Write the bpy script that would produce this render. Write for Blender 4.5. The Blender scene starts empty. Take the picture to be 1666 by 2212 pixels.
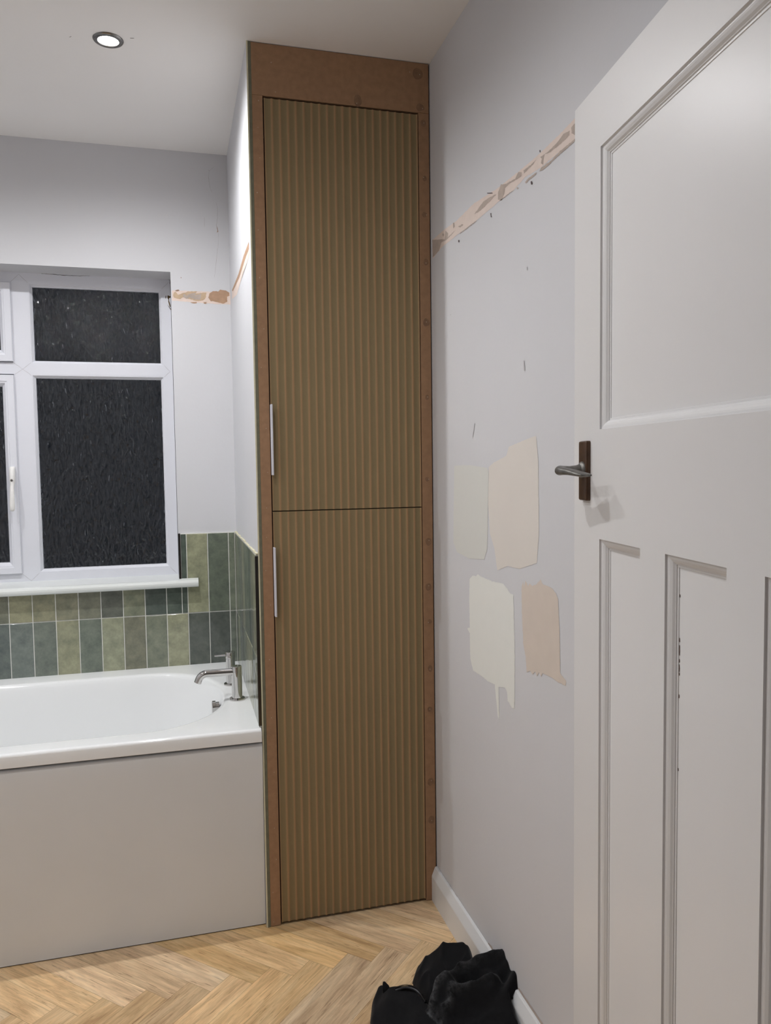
import bpy, bmesh, math, random
import numpy as np
from mathutils import Vector, Matrix, noise
from mathutils.geometry import tessellate_polygon
S = bpy.context.scene
COL = S.collection
random.seed(7)

# ------------------------------------------------------------------ camera, world, exposure
CAM_LOC = (-0.7463, -2.2051, 1.3440)
cd = bpy.data.cameras.new('camera'); cam = bpy.data.objects.new('camera', cd); COL.objects.link(cam)
cam.location = CAM_LOC; cam.rotation_euler = (1.509620, 0.013359, -0.265033)
cd.sensor_fit = 'VERTICAL'; cd.sensor_height = 24.0; cd.lens = 24.0*1677.4/2212.0; cd.clip_start = 0.02
S.camera = cam
W = bpy.data.worlds.new('night'); S.world = W; W.use_nodes = True
W.node_tree.nodes['Background'].inputs[0].default_value = (0.010, 0.012, 0.016, 1)
W.node_tree.nodes['Background'].inputs[1].default_value = 1.0
S.view_settings.view_transform = 'Standard'; S.view_settings.look = 'None'
S.view_settings.gamma = 1.0; S.view_settings.use_curve_mapping = False
S.view_settings.exposure = 0.12
LAMP_W = 24.0           # each ceiling downlight
LAMP_COL = (0.975, 0.985, 1.0)
LAMPS = [(-0.886, 0.085), (-0.886, -0.95), (-1.74, 0.085), (-1.74, -0.95)]
CEIL = 2.5

# ------------------------------------------------------------------ helpers
def lin(c):
    return tuple(((x/255.0)/12.92 if x/255.0 <= 0.04045 else ((x/255.0+0.055)/1.055)**2.4) for x in c)
class NT:
    def __init__(s, name):
        s.m = bpy.data.materials.new(name); s.m.use_nodes = True
        s.t = s.m.node_tree; s.b = s.t.nodes['Principled BSDF']
    def n(s, typ, **kw):
        nd = s.t.nodes.new(typ)
        for k, v in kw.items():
            if k.startswith('_'): setattr(nd, k[1:], v)
            else: nd.inputs[k].default_value = v
        return nd
    def l(s, a, b): s.t.links.new(a, b)
def mat(name, rgb, rough=0.5, metal=0.0, spec=0.5, var=0.0, vscale=6.0, bump=0.0, bscale=200.0, coat=0.0, stretch=None, rvar=0.0):
    """plain surface with procedural noise variation and fine bump"""
    T = NT(name); c = lin(rgb)
    T.b.inputs['Base Color'].default_value = (*c, 1); T.b.inputs['Roughness'].default_value = rough
    T.b.inputs['Metallic'].default_value = metal; T.b.inputs['Specular IOR Level'].default_value = spec
    if coat: T.b.inputs['Coat Weight'].default_value = coat; T.b.inputs['Coat Roughness'].default_value = 0.05
    tc = T.n('ShaderNodeTexCoord'); src = tc.outputs['Object']
    if stretch:
        mp = T.n('ShaderNodeMapping'); mp.inputs['Scale'].default_value = stretch; T.l(src, mp.inputs[0]); src = mp.outputs[0]
    if var:
        nz = T.n('ShaderNodeTexNoise', Scale=vscale, Detail=4.0); T.l(src, nz.inputs['Vector'])
        r = T.n('ShaderNodeValToRGB'); T.l(nz.outputs['Fac'], r.inputs[0])
        r.color_ramp.elements[0].position = 0.3; r.color_ramp.elements[1].position = 0.7
        r.color_ramp.elements[0].color = (*[x*(1-var) for x in c], 1); r.color_ramp.elements[1].color = (*[min(1, x*(1+var)) for x in c], 1)
        T.l(r.outputs[0], T.b.inputs['Base Color'])
        if rvar:
            mr = T.n('ShaderNodeMapRange', **{'To Min': rough-rvar, 'To Max': rough+rvar}); T.l(nz.outputs['Fac'], mr.inputs[0]); T.l(mr.outputs[0], T.b.inputs['Roughness'])
    if bump:
        nb = T.n('ShaderNodeTexNoise', Scale=bscale, Detail=3.0); T.l(src, nb.inputs['Vector'])
        bp = T.n('ShaderNodeBump', Strength=bump, Distance=0.002); T.l(nb.outputs['Fac'], bp.inputs['Height']); T.l(bp.outputs[0], T.b.inputs['Normal'])
    return T.m
def link(name, me, m=None, parent=None):
    o = bpy.data.objects.new(name, me); COL.objects.link(o)
    if m:
        for x in (m if isinstance(m, (list, tuple)) else [m]): me.materials.append(x)
    if parent: o.parent = parent
    return o
def obj(name, bm, m=None, parent=None, smooth=False, loc=None, angle=None):
    bmesh.ops.recalc_face_normals(bm, faces=bm.faces[:])
    me = bpy.data.meshes.new(name); bm.to_mesh(me); bm.free()
    o = link(name, me, m, parent)
    if smooth:
        for p in me.polygons: p.use_smooth = True
        if angle: me.set_sharp_from_angle(angle=math.radians(angle))
    if loc: o.location = loc
    return o
def empty(name, loc=(0, 0, 0), rz=0.0):
    o = bpy.data.objects.new(name, None); COL.objects.link(o); o.location = loc; o.rotation_euler = (0, 0, rz)
    o.empty_display_size = 0.05
    return o
def tag(o, label, cat, group=None):
    o['label'] = label; o['category'] = cat
    if group: o['group'] = group
    return o
def struct(o, label=None, cat=None):
    o['kind'] = 'structure'
    if label: o['label'] = label; o['category'] = cat
    return o
def bx(bm, x0, x1, y0, y1, z0, z1, bev=0.0, seg=2, mi=0):
    r = bmesh.ops.create_cube(bm, size=1.0)
    vs = r['verts']
    for v in vs:
        v.co = Vector((x0+(v.co.x+0.5)*(x1-x0), y0+(v.co.y+0.5)*(y1-y0), z0+(v.co.z+0.5)*(z1-z0)))
    fs = list({f for v in vs for f in v.link_faces})
    for f in fs: f.material_index = mi
    if bev:
        es = list({e for v in vs for e in v.link_edges})
        bmesh.ops.bevel(bm, geom=es, offset=bev, segments=seg, profile=0.5, affect='EDGES')
def lathe(bm, prof, M=Matrix.Identity(4), n=40, cap0=False, cap1=False):
    rings = []
    for r, h in prof:
        rings.append([bm.verts.new(M @ Vector((r*math.cos(2*math.pi*i/n), r*math.sin(2*math.pi*i/n), h))) for i in range(n)])
    for a, b in zip(rings, rings[1:]):
        for i in range(n): bm.faces.new((a[i], a[(i+1) % n], b[(i+1) % n], b[i]))
    if cap0: bm.faces.new(rings[0][::-1])
    if cap1: bm.faces.new(rings[-1])
def loft(bm, secs, n=20, caps=True):
    """secs: (centre, axis_u, axis_v) elliptical sections"""
    rings = []
    for c, u, v in secs:
        c, u, v = Vector(c), Vector(u), Vector(v)
        rings.append([bm.verts.new(c+u*math.cos(2*math.pi*i/n)+v*math.sin(2*math.pi*i/n)) for i in range(n)])
    for a, b in zip(rings, rings[1:]):
        for i in range(n): bm.faces.new((a[i], a[(i+1) % n], b[(i+1) % n], b[i]))
    if caps: bm.faces.new(rings[0][::-1]); bm.faces.new(rings[-1])
def tube(bm, pts, r, n=16, up=Vector((0, 0, 1))):
    pts = [Vector(p) for p in pts]; secs = []
    for i, p in enumerate(pts):
        t = (pts[min(i+1, len(pts)-1)]-pts[max(i-1, 0)]).normalized()
        a = t.cross(up); a = a.normalized() if a.length > 1e-4 else Vector((1, 0, 0)); b = a.cross(t)
        rr = r[i] if isinstance(r, (list, tuple)) else r
        secs.append((p, a*rr, b*rr))
    loft(bm, secs, n)
def spline(pts, k=8):
    P = [Vector(p) for p in pts]; out = []
    for i in range(len(P)-1):
        p0, p1, p2, p3 = P[max(i-1, 0)], P[i], P[i+1], P[min(i+2, len(P)-1)]
        for j in range(k):
            t = j/k
            out.append(0.5*((2*p1)+(-p0+p2)*t+(2*p0-5*p1+4*p2-p3)*t*t+(-p0+3*p1-3*p2+p3)*t**3))
    out.append(P[-1]); return out
def extrude_prof(bm, prof, a, b, place, caps=True):
    """prof: list of 2D points; place(p, t) -> 3D"""
    A = [bm.verts.new(place(p, a)) for p in prof]; B = [bm.verts.new(place(p, b)) for p in prof]
    n = len(prof)
    for i in range(n): bm.faces.new((A[i], A[(i+1) % n], B[(i+1) % n], B[i]))
    if caps: bm.faces.new(A[::-1]); bm.faces.new(B)
def ragged(pts, step=0.004, amp=0.0008, seed=0, closed=True):
    out = []; n = len(pts)
    for i in range(n if closed else n-1):
        a = Vector(pts[i]); b = Vector(pts[(i+1) % n]); k = max(1, int((b-a).length/step))
        for j in range(k):
            p = a.lerp(b, j/k)
            q = noise.noise_vector(Vector((p.x*160, p.y*160, seed*9.7)))+0.6*noise.noise_vector(Vector((p.x*520, p.y*520, seed*3.1)))
            out.append((p.x+q.x*amp, p.y+q.y*amp))
    return out
def patch(name, pts, place, m, parent, amp=0.0008, step=0.004, seed=0, thick=None):
    bm = bmesh.new()
    vs = [bm.verts.new(place(p)) for p in (ragged(pts, step, amp, seed) if amp else pts)]
    for tri in tessellate_polygon([[v.co for v in vs]]): bm.faces.new([vs[k] for k in tri])
    o = obj(name, bm, m, parent)
    return o
def strokes(name, lines, width, place, m, parent, seed=0):
    bm = bmesh.new()
    for k, ln in enumerate(lines):
        ps = ragged(list(ln), 0.004, 0.0011, seed+k, closed=False)+[ln[-1]]
        L = []; R = []
        for i, p in enumerate(ps):
            a = Vector(ps[max(0, i-1)]); b = Vector(ps[min(len(ps)-1, i+1)]); d = (b-a)
            d = d.normalized() if d.length > 1e-9 else Vector((1, 0)); nn = Vector((-d.y, d.x))
            w = width*(0.55+0.45*math.sin(math.pi*(i+0.5)/len(ps)))*(0.8+0.5*noise.noise(Vector((p[0]*90, p[1]*90, k))))
            c = Vector(p); L.append(bm.verts.new(place(c+nn*w/2))); R.append(bm.verts.new(place(c-nn*w/2)))
        for i in range(len(L)-1): bm.faces.new((L[i], L[i+1], R[i+1], R[i]))
    return obj(name, bm, m, parent)
def copy_tree(o, parent=None):
    c = o.copy(); COL.objects.link(c)
    if parent: c.parent = parent
    for ch in list(o.children): copy_tree(ch, c)
    return c

# ------------------------------------------------------------------ traced outlines (world metres on their own surface)
SCAR_R=[(-0.0134,1.9961),(-0.1211,1.996),(-0.2142,1.991),(-0.3347,1.9962),(-0.4822,1.9835),(-0.5927,1.9804),(-0.691,1.9794),(-0.7927,1.9841),(-0.8581,1.9898),(-0.8582,1.9501),(-0.7719,1.9505),(-0.7062,1.9501),(-0.6349,1.9566),(-0.5837,1.9492),(-0.5012,1.9506),(-0.3675,1.9491),(-0.226,1.9526),(-0.0918,1.9535),(-0.0179,1.9422)]
PATCH_R=[[(-0.0134,1.9961),(-0.1204,1.9688),(-0.1278,1.9895),(-0.148,1.9769),(-0.1451,1.9665),(-0.2073,1.9689),(-0.1746,1.9649),(-0.134,1.9627),(-0.0922,1.9674),(-0.0701,1.95),(-0.0149,1.9453)],[(-0.3399,1.9686),(-0.4005,1.9811),(-0.4422,1.9775),(-0.4821,1.9721),(-0.442,1.9678),(-0.4003,1.9652),(-0.3678,1.9653)],[(-0.4899,1.9714),(-0.5064,1.9848),(-0.5344,1.977),(-0.5839,1.9709),(-0.6013,1.9791),(-0.6183,1.9731),(-0.6165,1.9648),(-0.5926,1.9661),(-0.5572,1.971),(-0.5297,1.9693),(-0.5249,1.956),(-0.5107,1.9475),(-0.4897,1.9562)],[(-0.6267,1.9736),(-0.6594,1.9722),(-0.6878,1.9737),(-0.6753,1.9698),(-0.6513,1.9682),(-0.6308,1.9661)],[(-0.7063,1.9719),(-0.7434,1.9695),(-0.7789,1.972),(-0.8062,1.9787),(-0.8313,1.9738),(-0.8294,1.9662),(-0.8062,1.9645),(-0.7789,1.964),(-0.7506,1.9651),(-0.725,1.9699),(-0.719,1.9521),(-0.71,1.9571),(-0.7138,1.9657)],[(-0.855,1.9804),(-0.8358,1.9776),(-0.8378,1.9659),(-0.855,1.9559)],[(-0.7024,1.9447),(-0.7138,1.949),(-0.7506,1.9471),(-0.7927,1.9507),(-0.8551,1.9513),(-0.8551,1.9467),(-0.8063,1.9455),(-0.7789,1.9447),(-0.7506,1.9422),(-0.7213,1.9406)],[(-0.6348,1.9461),(-0.6512,1.9491),(-0.6908,1.9471),(-0.687,1.9434),(-0.6512,1.9439),(-0.6389,1.9411)],[(-0.1858,1.9937),(-0.1962,1.992),(-0.2011,1.9795),(-0.1906,1.9772)],[(-0.0998,1.987),(-0.1083,1.9892),(-0.1151,1.9817),(-0.1067,1.9795)],[(-0.2264,1.9721),(-0.2575,1.9694),(-0.2659,1.9648),(-0.2413,1.9651)],[(-0.5907,1.9487),(-0.5977,1.9492),(-0.6028,1.9446),(-0.5968,1.9441)],[(-0.5793,1.9482),(-0.5012,1.9494),(-0.5041,1.9515),(-0.5571,1.9505)],[(-0.362,1.9467),(-0.2385,1.949),(-0.241,1.9513),(-0.3452,1.9496)]]
HOLE_R=[[(-0.6624,1.9376),(-0.6672,1.9376),(-0.672,1.9315),(-0.6688,1.9288),(-0.664,1.9318)],[(-0.4447,1.9395),(-0.4508,1.9376),(-0.4487,1.9336),(-0.4537,1.9282),(-0.4476,1.9292)],[(-0.2269,1.9362),(-0.2332,1.9357),(-0.2369,1.9308),(-0.2318,1.9287),(-0.2268,1.9327)],[(-0.4259,1.9931),(-0.4574,1.9833),(-0.4594,1.9804),(-0.4259,1.9911)],[(-0.704,1.9862),(-0.7078,1.9854),(-0.707,1.9807),(-0.7048,1.9819)],[(-0.6421,1.7648),(-0.6454,1.7647),(-0.6462,1.7574),(-0.6429,1.7575)],[(-0.6243,1.5676),(-0.6294,1.5669),(-0.6326,1.5448),(-0.6276,1.5447)],[(-0.1602,1.7541),(-0.1655,1.7536),(-0.1655,1.7509),(-0.1601,1.7519)],[(-0.3344,1.4463),(-0.3379,1.4461),(-0.3222,1.4104),(-0.3199,1.4105)]]
SWATCH=[[(-0.181,1.338),(-0.297,1.3396),(-0.4154,1.3321),(-0.4246,1.3249),(-0.4146,1.1319),(-0.3933,1.102),(-0.2925,1.0923),(-0.1989,1.0999),(-0.1703,1.1236)],[(-0.4266,1.3339),(-0.4612,1.3462),(-0.53,1.3594),(-0.5466,1.3811),(-0.6466,1.396),(-0.6857,1.4008),(-0.6959,1.3478),(-0.6989,1.1921),(-0.6883,1.128),(-0.5999,1.1041),(-0.5359,1.1029),(-0.4758,1.0848),(-0.4586,1.1364),(-0.4318,1.1699),(-0.4207,1.2417)],[(-0.2915,1.0376),(-0.3126,1.0502),(-0.3383,1.0518),(-0.3485,1.0589),(-0.3683,1.0559),(-0.4486,1.0541),(-0.5103,1.0577),(-0.5354,1.0492),(-0.5477,1.0408),(-0.568,1.0406),(-0.5715,0.9781),(-0.5749,0.8933),(-0.5724,0.7756),(-0.5578,0.7711),(-0.5455,0.7779),(-0.533,0.7812),(-0.5307,0.8017),(-0.5189,0.8091),(-0.4815,0.8005),(-0.4824,0.7191),(-0.4736,0.7273),(-0.465,0.7649),(-0.4564,0.799),(-0.4175,0.7959),(-0.3693,0.7981),(-0.3134,0.7972),(-0.2929,0.8256),(-0.2909,0.8923),(-0.2729,0.9024),(-0.2912,0.9081),(-0.2883,0.9823)],[(-0.6112,1.0641),(-0.6197,1.0769),(-0.6242,1.0677),(-0.6332,1.0815),(-0.645,1.0724),(-0.6539,1.0802),(-0.6669,1.0747),(-0.6882,1.0836),(-0.6986,1.0898),(-0.7056,1.0961),(-0.7158,1.086),(-0.7523,1.0852),(-0.7684,1.0801),(-0.7842,1.0675),(-0.7905,1.0055),(-0.7936,0.9157),(-0.806,0.9099),(-0.8182,0.9071),(-0.817,0.8954),(-0.7811,0.8941),(-0.7554,0.8965),(-0.7356,0.8959),(-0.7154,0.8948),(-0.7085,0.8856),(-0.6981,0.8916),(-0.6875,0.8801),(-0.6791,0.8892),(-0.6661,0.8794),(-0.6552,0.8847),(-0.6366,0.8767),(-0.6331,0.9073),(-0.6204,0.9376),(-0.6131,1.0028)]]
SCAR_B=[(-0.7361,1.9953),(-0.578,1.9975),(-0.5262,1.9982),(-0.5202,1.9528),(-0.5792,1.9521),(-0.6622,1.9552),(-0.7372,1.9585)]
PATCH_B=[[(-0.7327,1.9731),(-0.7307,1.986),(-0.7243,1.9911),(-0.7152,1.9802),(-0.6801,1.9946),(-0.6452,1.9962),(-0.655,1.9861),(-0.6326,1.9903),(-0.6118,1.9928),(-0.6155,1.9733),(-0.6254,1.9631),(-0.6494,1.9605),(-0.6777,1.9674),(-0.6934,1.9732),(-0.7094,1.9645),(-0.7281,1.9685)],[(-0.6059,1.9753),(-0.6006,1.9917),(-0.5876,1.9994),(-0.5683,1.9996),(-0.5616,2.0064),(-0.5423,2.004),(-0.5279,1.9965),(-0.5282,1.9851),(-0.5364,1.9815),(-0.5369,1.9619),(-0.55,1.9549),(-0.5693,1.959),(-0.5982,1.9627)],[(-0.7257,1.9964),(-0.7115,1.9996),(-0.7091,1.9946),(-0.7212,1.9922)],[(-0.6717,1.9558),(-0.6495,1.9567),(-0.648,1.9516),(-0.6655,1.9515)],[(-0.624,1.9567),(-0.6143,1.9581),(-0.6139,1.9523),(-0.6225,1.9513)]]
SCAR_S=[(0.0446,1.9691),(0.1282,1.9666),(0.3141,1.9663),(0.7144,1.9846),(0.7249,1.9551),(0.5062,1.9249),(0.3232,1.9357),(0.108,1.9363),(0.0478,1.9359)]
PATCH_S=[[(0.0506,1.9768),(0.2135,1.9811),(0.416,1.974),(0.7144,1.9846),(0.6744,1.9728),(0.3859,1.9557),(0.1443,1.9607),(0.0556,1.9574)],[(0.0535,1.9349),(0.1366,1.9359),(0.2561,1.9416),(0.3581,1.9326),(0.2907,1.9336),(0.1515,1.9345)]]
CRACK_B=[[(-0.5724,2.4538),(-0.5897,2.4386),(-0.5941,2.417),(-0.5915,2.3965),(-0.5888,2.3776),(-0.5828,2.3621)],[(-0.5694,2.3248),(-0.5641,2.3092),(-0.5644,2.2707),(-0.57,2.2415),(-0.565,2.2225),(-0.5629,2.2066)],[(-0.5629,2.2066),(-0.5644,2.1743),(-0.5714,2.1256),(-0.5814,2.0508)],[(-0.595,2.4423),(-0.5903,2.4386)],[(-0.6124,2.2674),(-0.6134,2.2322)]]
CHIP_B=[[(-0.569,2.2415),(-0.5654,2.2321),(-0.5632,2.2194),(-0.5684,2.2152),(-0.5663,2.2224)],[(-0.7039,2.0448),(-0.7014,2.0449),(-0.7009,2.0417),(-0.7034,2.041)]]
CHIP_SK=[[(-0.0049,0.1017),(-0.0578,0.1061),(-0.0612,0.105),(-0.0226,0.0969)],[(-0.1475,0.1044),(-0.1791,0.1086),(-0.1734,0.1036),(-0.1505,0.0979)],[(-0.2127,0.0998),(-0.2396,0.104),(-0.2354,0.0994),(-0.2175,0.0981)],[(-0.3987,0.101),(-0.4089,0.1108),(-0.429,0.1146),(-0.4461,0.1091),(-0.4288,0.0983)],[(-0.5802,0.1066),(-0.595,0.1128),(-0.7163,0.1138),(-0.7052,0.1009)]]
MOULD=[[(-0.7534,2.001),(-0.7504,2.0032),(-0.7464,2.0003),(-0.7414,1.9995),(-0.7426,1.9943),(-0.7477,1.991),(-0.747,1.9797),(-0.7433,1.9674),(-0.7426,1.9582),(-0.7456,1.9591),(-0.7484,1.9672),(-0.7507,1.9754),(-0.7508,1.9877),(-0.7531,1.9948)],[(-0.7534,1.9691),(-0.7496,1.961),(-0.7427,1.953),(-0.7384,1.948),(-0.7395,1.9449),(-0.7458,1.9519),(-0.7511,1.9599)],[(-0.7605,2.0007),(-0.7584,2.0018),(-0.7593,1.9894),(-0.7613,1.9914)]]
GAP_W=[[(-0.8421,2.0699),(-0.8223,2.0703),(-0.8148,2.0702)],[(-0.8225,2.0642),(-0.7876,2.0649),(-0.7747,2.0624)],[(-0.7686,2.0638),(-0.7526,2.0635),(-0.7446,2.0618),(-0.7418,2.0558),(-0.7429,2.0506),(-0.7395,2.0292)],[(-1.3374,2.0698),(-1.2446,2.0646),(-1.1343,2.0601),(-1.0701,2.0599),(-0.9556,2.069)]]
PEEL_W=[[(-0.9357,2.0697),(-0.8892,2.0721),(-0.8559,2.0685),(-0.8728,2.0625),(-0.9193,2.0654)],[(-0.906,2.0661),(-0.8727,2.066),(-0.8829,2.0603)]]
HA=[(-0.3531,-0.5807,0.005),(-0.3343,-0.4754,0.01),(-0.3112,-0.4067,0.012),(-0.29,-0.3714,0.02),(-0.2724,-0.3697,0.035),(-0.2684,-0.391,0.035),(-0.2593,-0.397,0.03),(-0.2267,-0.3977,0.035),(-0.2031,-0.4119,0.035),(-0.1925,-0.4434,0.035),(-0.1792,-0.5035,0.035),(-0.1722,-0.5502,0.03),(-0.1847,-0.6619,0.03)]
HB=[(-0.1947,-0.3641,0.01),(-0.1796,-0.3356,0.012),(-0.1595,-0.3207,0.02),(-0.1427,-0.3211,0.04),(-0.1208,-0.3331,0.06),(-0.1171,-0.3339,0.075),(-0.1052,-0.3332,0.08),(-0.0923,-0.3369,0.085),(-0.0425,-0.3495,0.085),(-0.035,-0.3601,0.075),(-0.0249,-0.3674,0.06),(-0.0358,-0.445,0.05),(-0.1661,-0.5329,0.03),(-0.1896,-0.445,0.02)]
HC=[(-0.002,-0.501,0.1407),(-0.002,-0.5395,0.1543),(-0.002,-0.5711,0.147),(-0.002,-0.5839,0.1257),(-0.019,-0.59,0.1196),(-0.019,-0.5925,0.0986),(-0.019,-0.6154,0.0807),(-0.019,-0.6451,0.0664),(-0.019,-0.6996,0.0221),(-0.1896,-0.6605,0.03),(-0.1837,-0.5469,0.03),(-0.1952,-0.5234,0.035),(-0.2011,-0.5026,0.04),(-0.1893,-0.4959,0.055),(-0.177,-0.4774,0.075),(-0.1539,-0.4731,0.09),(-0.1349,-0.4673,0.105),(-0.1189,-0.4635,0.115),(-0.0918,-0.4625,0.12),(-0.0577,-0.4695,0.13),(-0.028,-0.4872,0.138)]
R1=[(-0.0049,-0.5047,0.14),(-0.0426,-0.4927,0.13),(-0.07,-0.488,0.125),(-0.1078,-0.4728,0.12),(-0.1308,-0.4762,0.11),(-0.1533,-0.4885,0.1),(-0.174,-0.4897,0.085),(-0.1883,-0.5107,0.065),(-0.2,-0.5172,0.05),(-0.1848,-0.5604,0.04)]
R2=[(-0.0507,-0.5407,0.11),(-0.0752,-0.5364,0.105),(-0.1061,-0.5245,0.095),(-0.1308,-0.5145,0.085),(-0.1427,-0.5145,0.07),(-0.1479,-0.5286,0.06),(-0.1675,-0.5375,0.045)]
R3=[(0.0001,-0.529,0.11),(-0.0199,-0.5303,0.11),(-0.0368,-0.547,0.1),(-0.0568,-0.5604,0.09),(-0.0747,-0.555,0.075),(-0.097,-0.5368,0.06)]
VAL=[(-0.0341,-0.4714,0.085),(-0.0793,-0.4612,0.075),(-0.108,-0.4558,0.065),(-0.135,-0.4626,0.045),(-0.1556,-0.4865,0.03),(-0.0748,-0.5111,0.06),(-0.1061,-0.4984,0.04),(-0.0565,-0.5535,0.045),(-0.1263,-0.5515,0.035),(-0.0146,-0.5396,0.05),(-0.1002,-0.574,0.04),(-0.015,-0.5546,0.095)]
ZIP=[(-0.2692,-0.403,0.042),(-0.263,-0.4108,0.04),(-0.2474,-0.4109,0.043),(-0.2307,-0.4115,0.045),(-0.2157,-0.4177,0.045),(-0.2045,-0.4285,0.044),(-0.1978,-0.4452,0.042),(-0.1946,-0.4721,0.042)]

# ------------------------------------------------------------------ materials
WALLC = (211, 211, 214)
M_wall = mat('wall_paint', WALLC, 0.6, var=0.018, vscale=2.2, bump=0.12, bscale=90, spec=0.35)
M_ceil = mat('ceiling_paint', (244, 242, 240), 0.75, var=0.015, vscale=1.8, bump=0.1, bscale=60, spec=0.3)
M_door = mat('door_gloss_paint', (229, 228, 228), 0.33, var=0.012, vscale=3, bump=0.05, bscale=25, stretch=(1, 1, 0.25))
M_skirt = mat('skirting_paint', (226, 227, 228), 0.3, var=0.01, bump=0.03, bscale=40)
M_upvc = mat('white_upvc', (224, 225, 232), 0.28, var=0.008, bump=0.02, bscale=50)
M_sill = mat('sill_board', (226, 229, 226), 0.22, var=0.008)
M_acryl = mat('bath_acrylic', (246, 247, 247), 0.09, spec=0.6, var=0.004, bump=0.05, bscale=7)
M_panel = mat('bath_panel_acrylic', (226, 229, 232), 0.16, spec=0.5, var=0.02, vscale=3.5)
M_chrome = mat('chrome', (205, 203, 201), 0.04, metal=1.0, var=0.02)
M_chrome2 = mat('dull_chrome', (120, 118, 116), 0.22, metal=1.0, var=0.05)
M_steel = mat('trim_metal', (95, 93, 90), 0.2, metal=1.0, var=0.1)
M_bronze = mat('aged_bronze_plate', (80, 58, 42), 0.38, metal=0.35, var=0.25, vscale=60, bump=0.08, bscale=150)
M_lever = mat('worn_metal_lever', (112, 110, 106), 0.42, metal=0.6, var=0.3, vscale=120, bump=0.08, bscale=300)
M_screw = mat('dark_screw', (48, 38, 30), 0.5, metal=0.6, var=0.2, vscale=300)
M_mdf = mat('brown_mdf', (160, 126, 97), 0.72, var=0.10, vscale=55, bump=0.12, bscale=700, spec=0.25)
M_mdfdk = mat('mdf_smear', (134, 104, 79), 0.5, var=0.16, vscale=70, spec=0.4)
M_mdfcore = mat('mdf_edge_core', (70, 52, 38), 0.9, var=0.1, vscale=90)
M_fleck = mat('pale_fleck', (190, 176, 158), 0.6, var=0.1, vscale=200)
M_cream = mat('board_paper_edge', (213, 208, 180), 0.7, var=0.06, vscale=40)
M_green = mat('green_board_edge', (112, 111, 92), 0.8, var=0.12, vscale=60, bump=0.2, bscale=300)
M_grout = mat('grout', (222, 221, 214), 0.8, var=0.05, vscale=80)
M_pull = mat('white_edge_pull', (226, 226, 236), 0.35, var=0.01)
M_plaster = mat('bare_plaster_pink', (226, 211, 202), 0.8, var=0.03, vscale=40, bump=0.2, bscale=160, spec=0.2)
M_plasterw = mat('plaster_pinkish_white', (228, 210, 199), 0.8, var=0.05, vscale=50, bump=0.2, bscale=160, spec=0.2)
M_pbrown = mat('scraped_plaster_grey', (184, 170, 160), 0.85, var=0.09, vscale=50, bump=0.3, bscale=200, spec=0.2)
M_pochre = mat('scraped_plaster_ochre', (198, 173, 145), 0.85, var=0.10, vscale=45, bump=0.3, bscale=200, spec=0.2)
M_ptan = mat('scraped_plaster_tan', (178, 146, 121), 0.85, var=0.10, vscale=60, bump=0.3, bscale=200, spec=0.2)
M_prust = mat('scraped_plaster_brown', (160, 134, 116), 0.85, var=0.12, vscale=60, bump=0.3, bscale=200, spec=0.2)
M_hole = mat('plug_hole', (92, 80, 80), 0.9, var=0.2, vscale=200)
M_crack = mat('crack_line', (172, 167, 167), 0.9, var=0.1, vscale=100)
M_scuff = mat('wall_scuff', (186, 184, 186), 0.8, var=0.08, vscale=100)
M_gap = mat('sealant_gap', (70, 62, 56), 0.9, var=0.3, vscale=100)
M_mould = mat('mould_stain', (88, 70, 40), 0.9, var=0.5, vscale=120)
M_peel = mat('peeling_paint', (235, 233, 230), 0.7, var=0.02)
M_sw = [mat('tester_pale_stone', (214, 214, 209), 0.6, var=0.012, vscale=8), mat('tester_blush', (221, 215, 208), 0.6, var=0.012, vscale=8),
        mat('tester_cream', (233, 234, 229), 0.5, var=0.008, vscale=30), mat('tester_tan', (214, 202, 191), 0.55, var=0.02, vscale=25)]
M_chipb = mat('chipped_paint_wood', (70, 48, 38), 0.8, var=0.3, vscale=200)
def m_emit():
    T = NT('lamp_lens'); e = T.n('ShaderNodeEmission', Color=(1, 0.98, 0.95, 1), Strength=120.0)
    tc = T.n('ShaderNodeTexCoord'); nz = T.n('ShaderNodeTexNoise', Scale=60.0); T.l(tc.outputs['Object'], nz.inputs['Vector'])
    mr = T.n('ShaderNodeMapRange', **{'To Min': 90.0, 'To Max': 150.0}); T.l(nz.outputs['Fac'], mr.inputs[0]); T.l(mr.outputs[0], e.inputs['Strength'])
    T.l(e.outputs[0], T.t.nodes['Material Output'].inputs['Surface']); return T.m
M_lens = m_emit()
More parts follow.
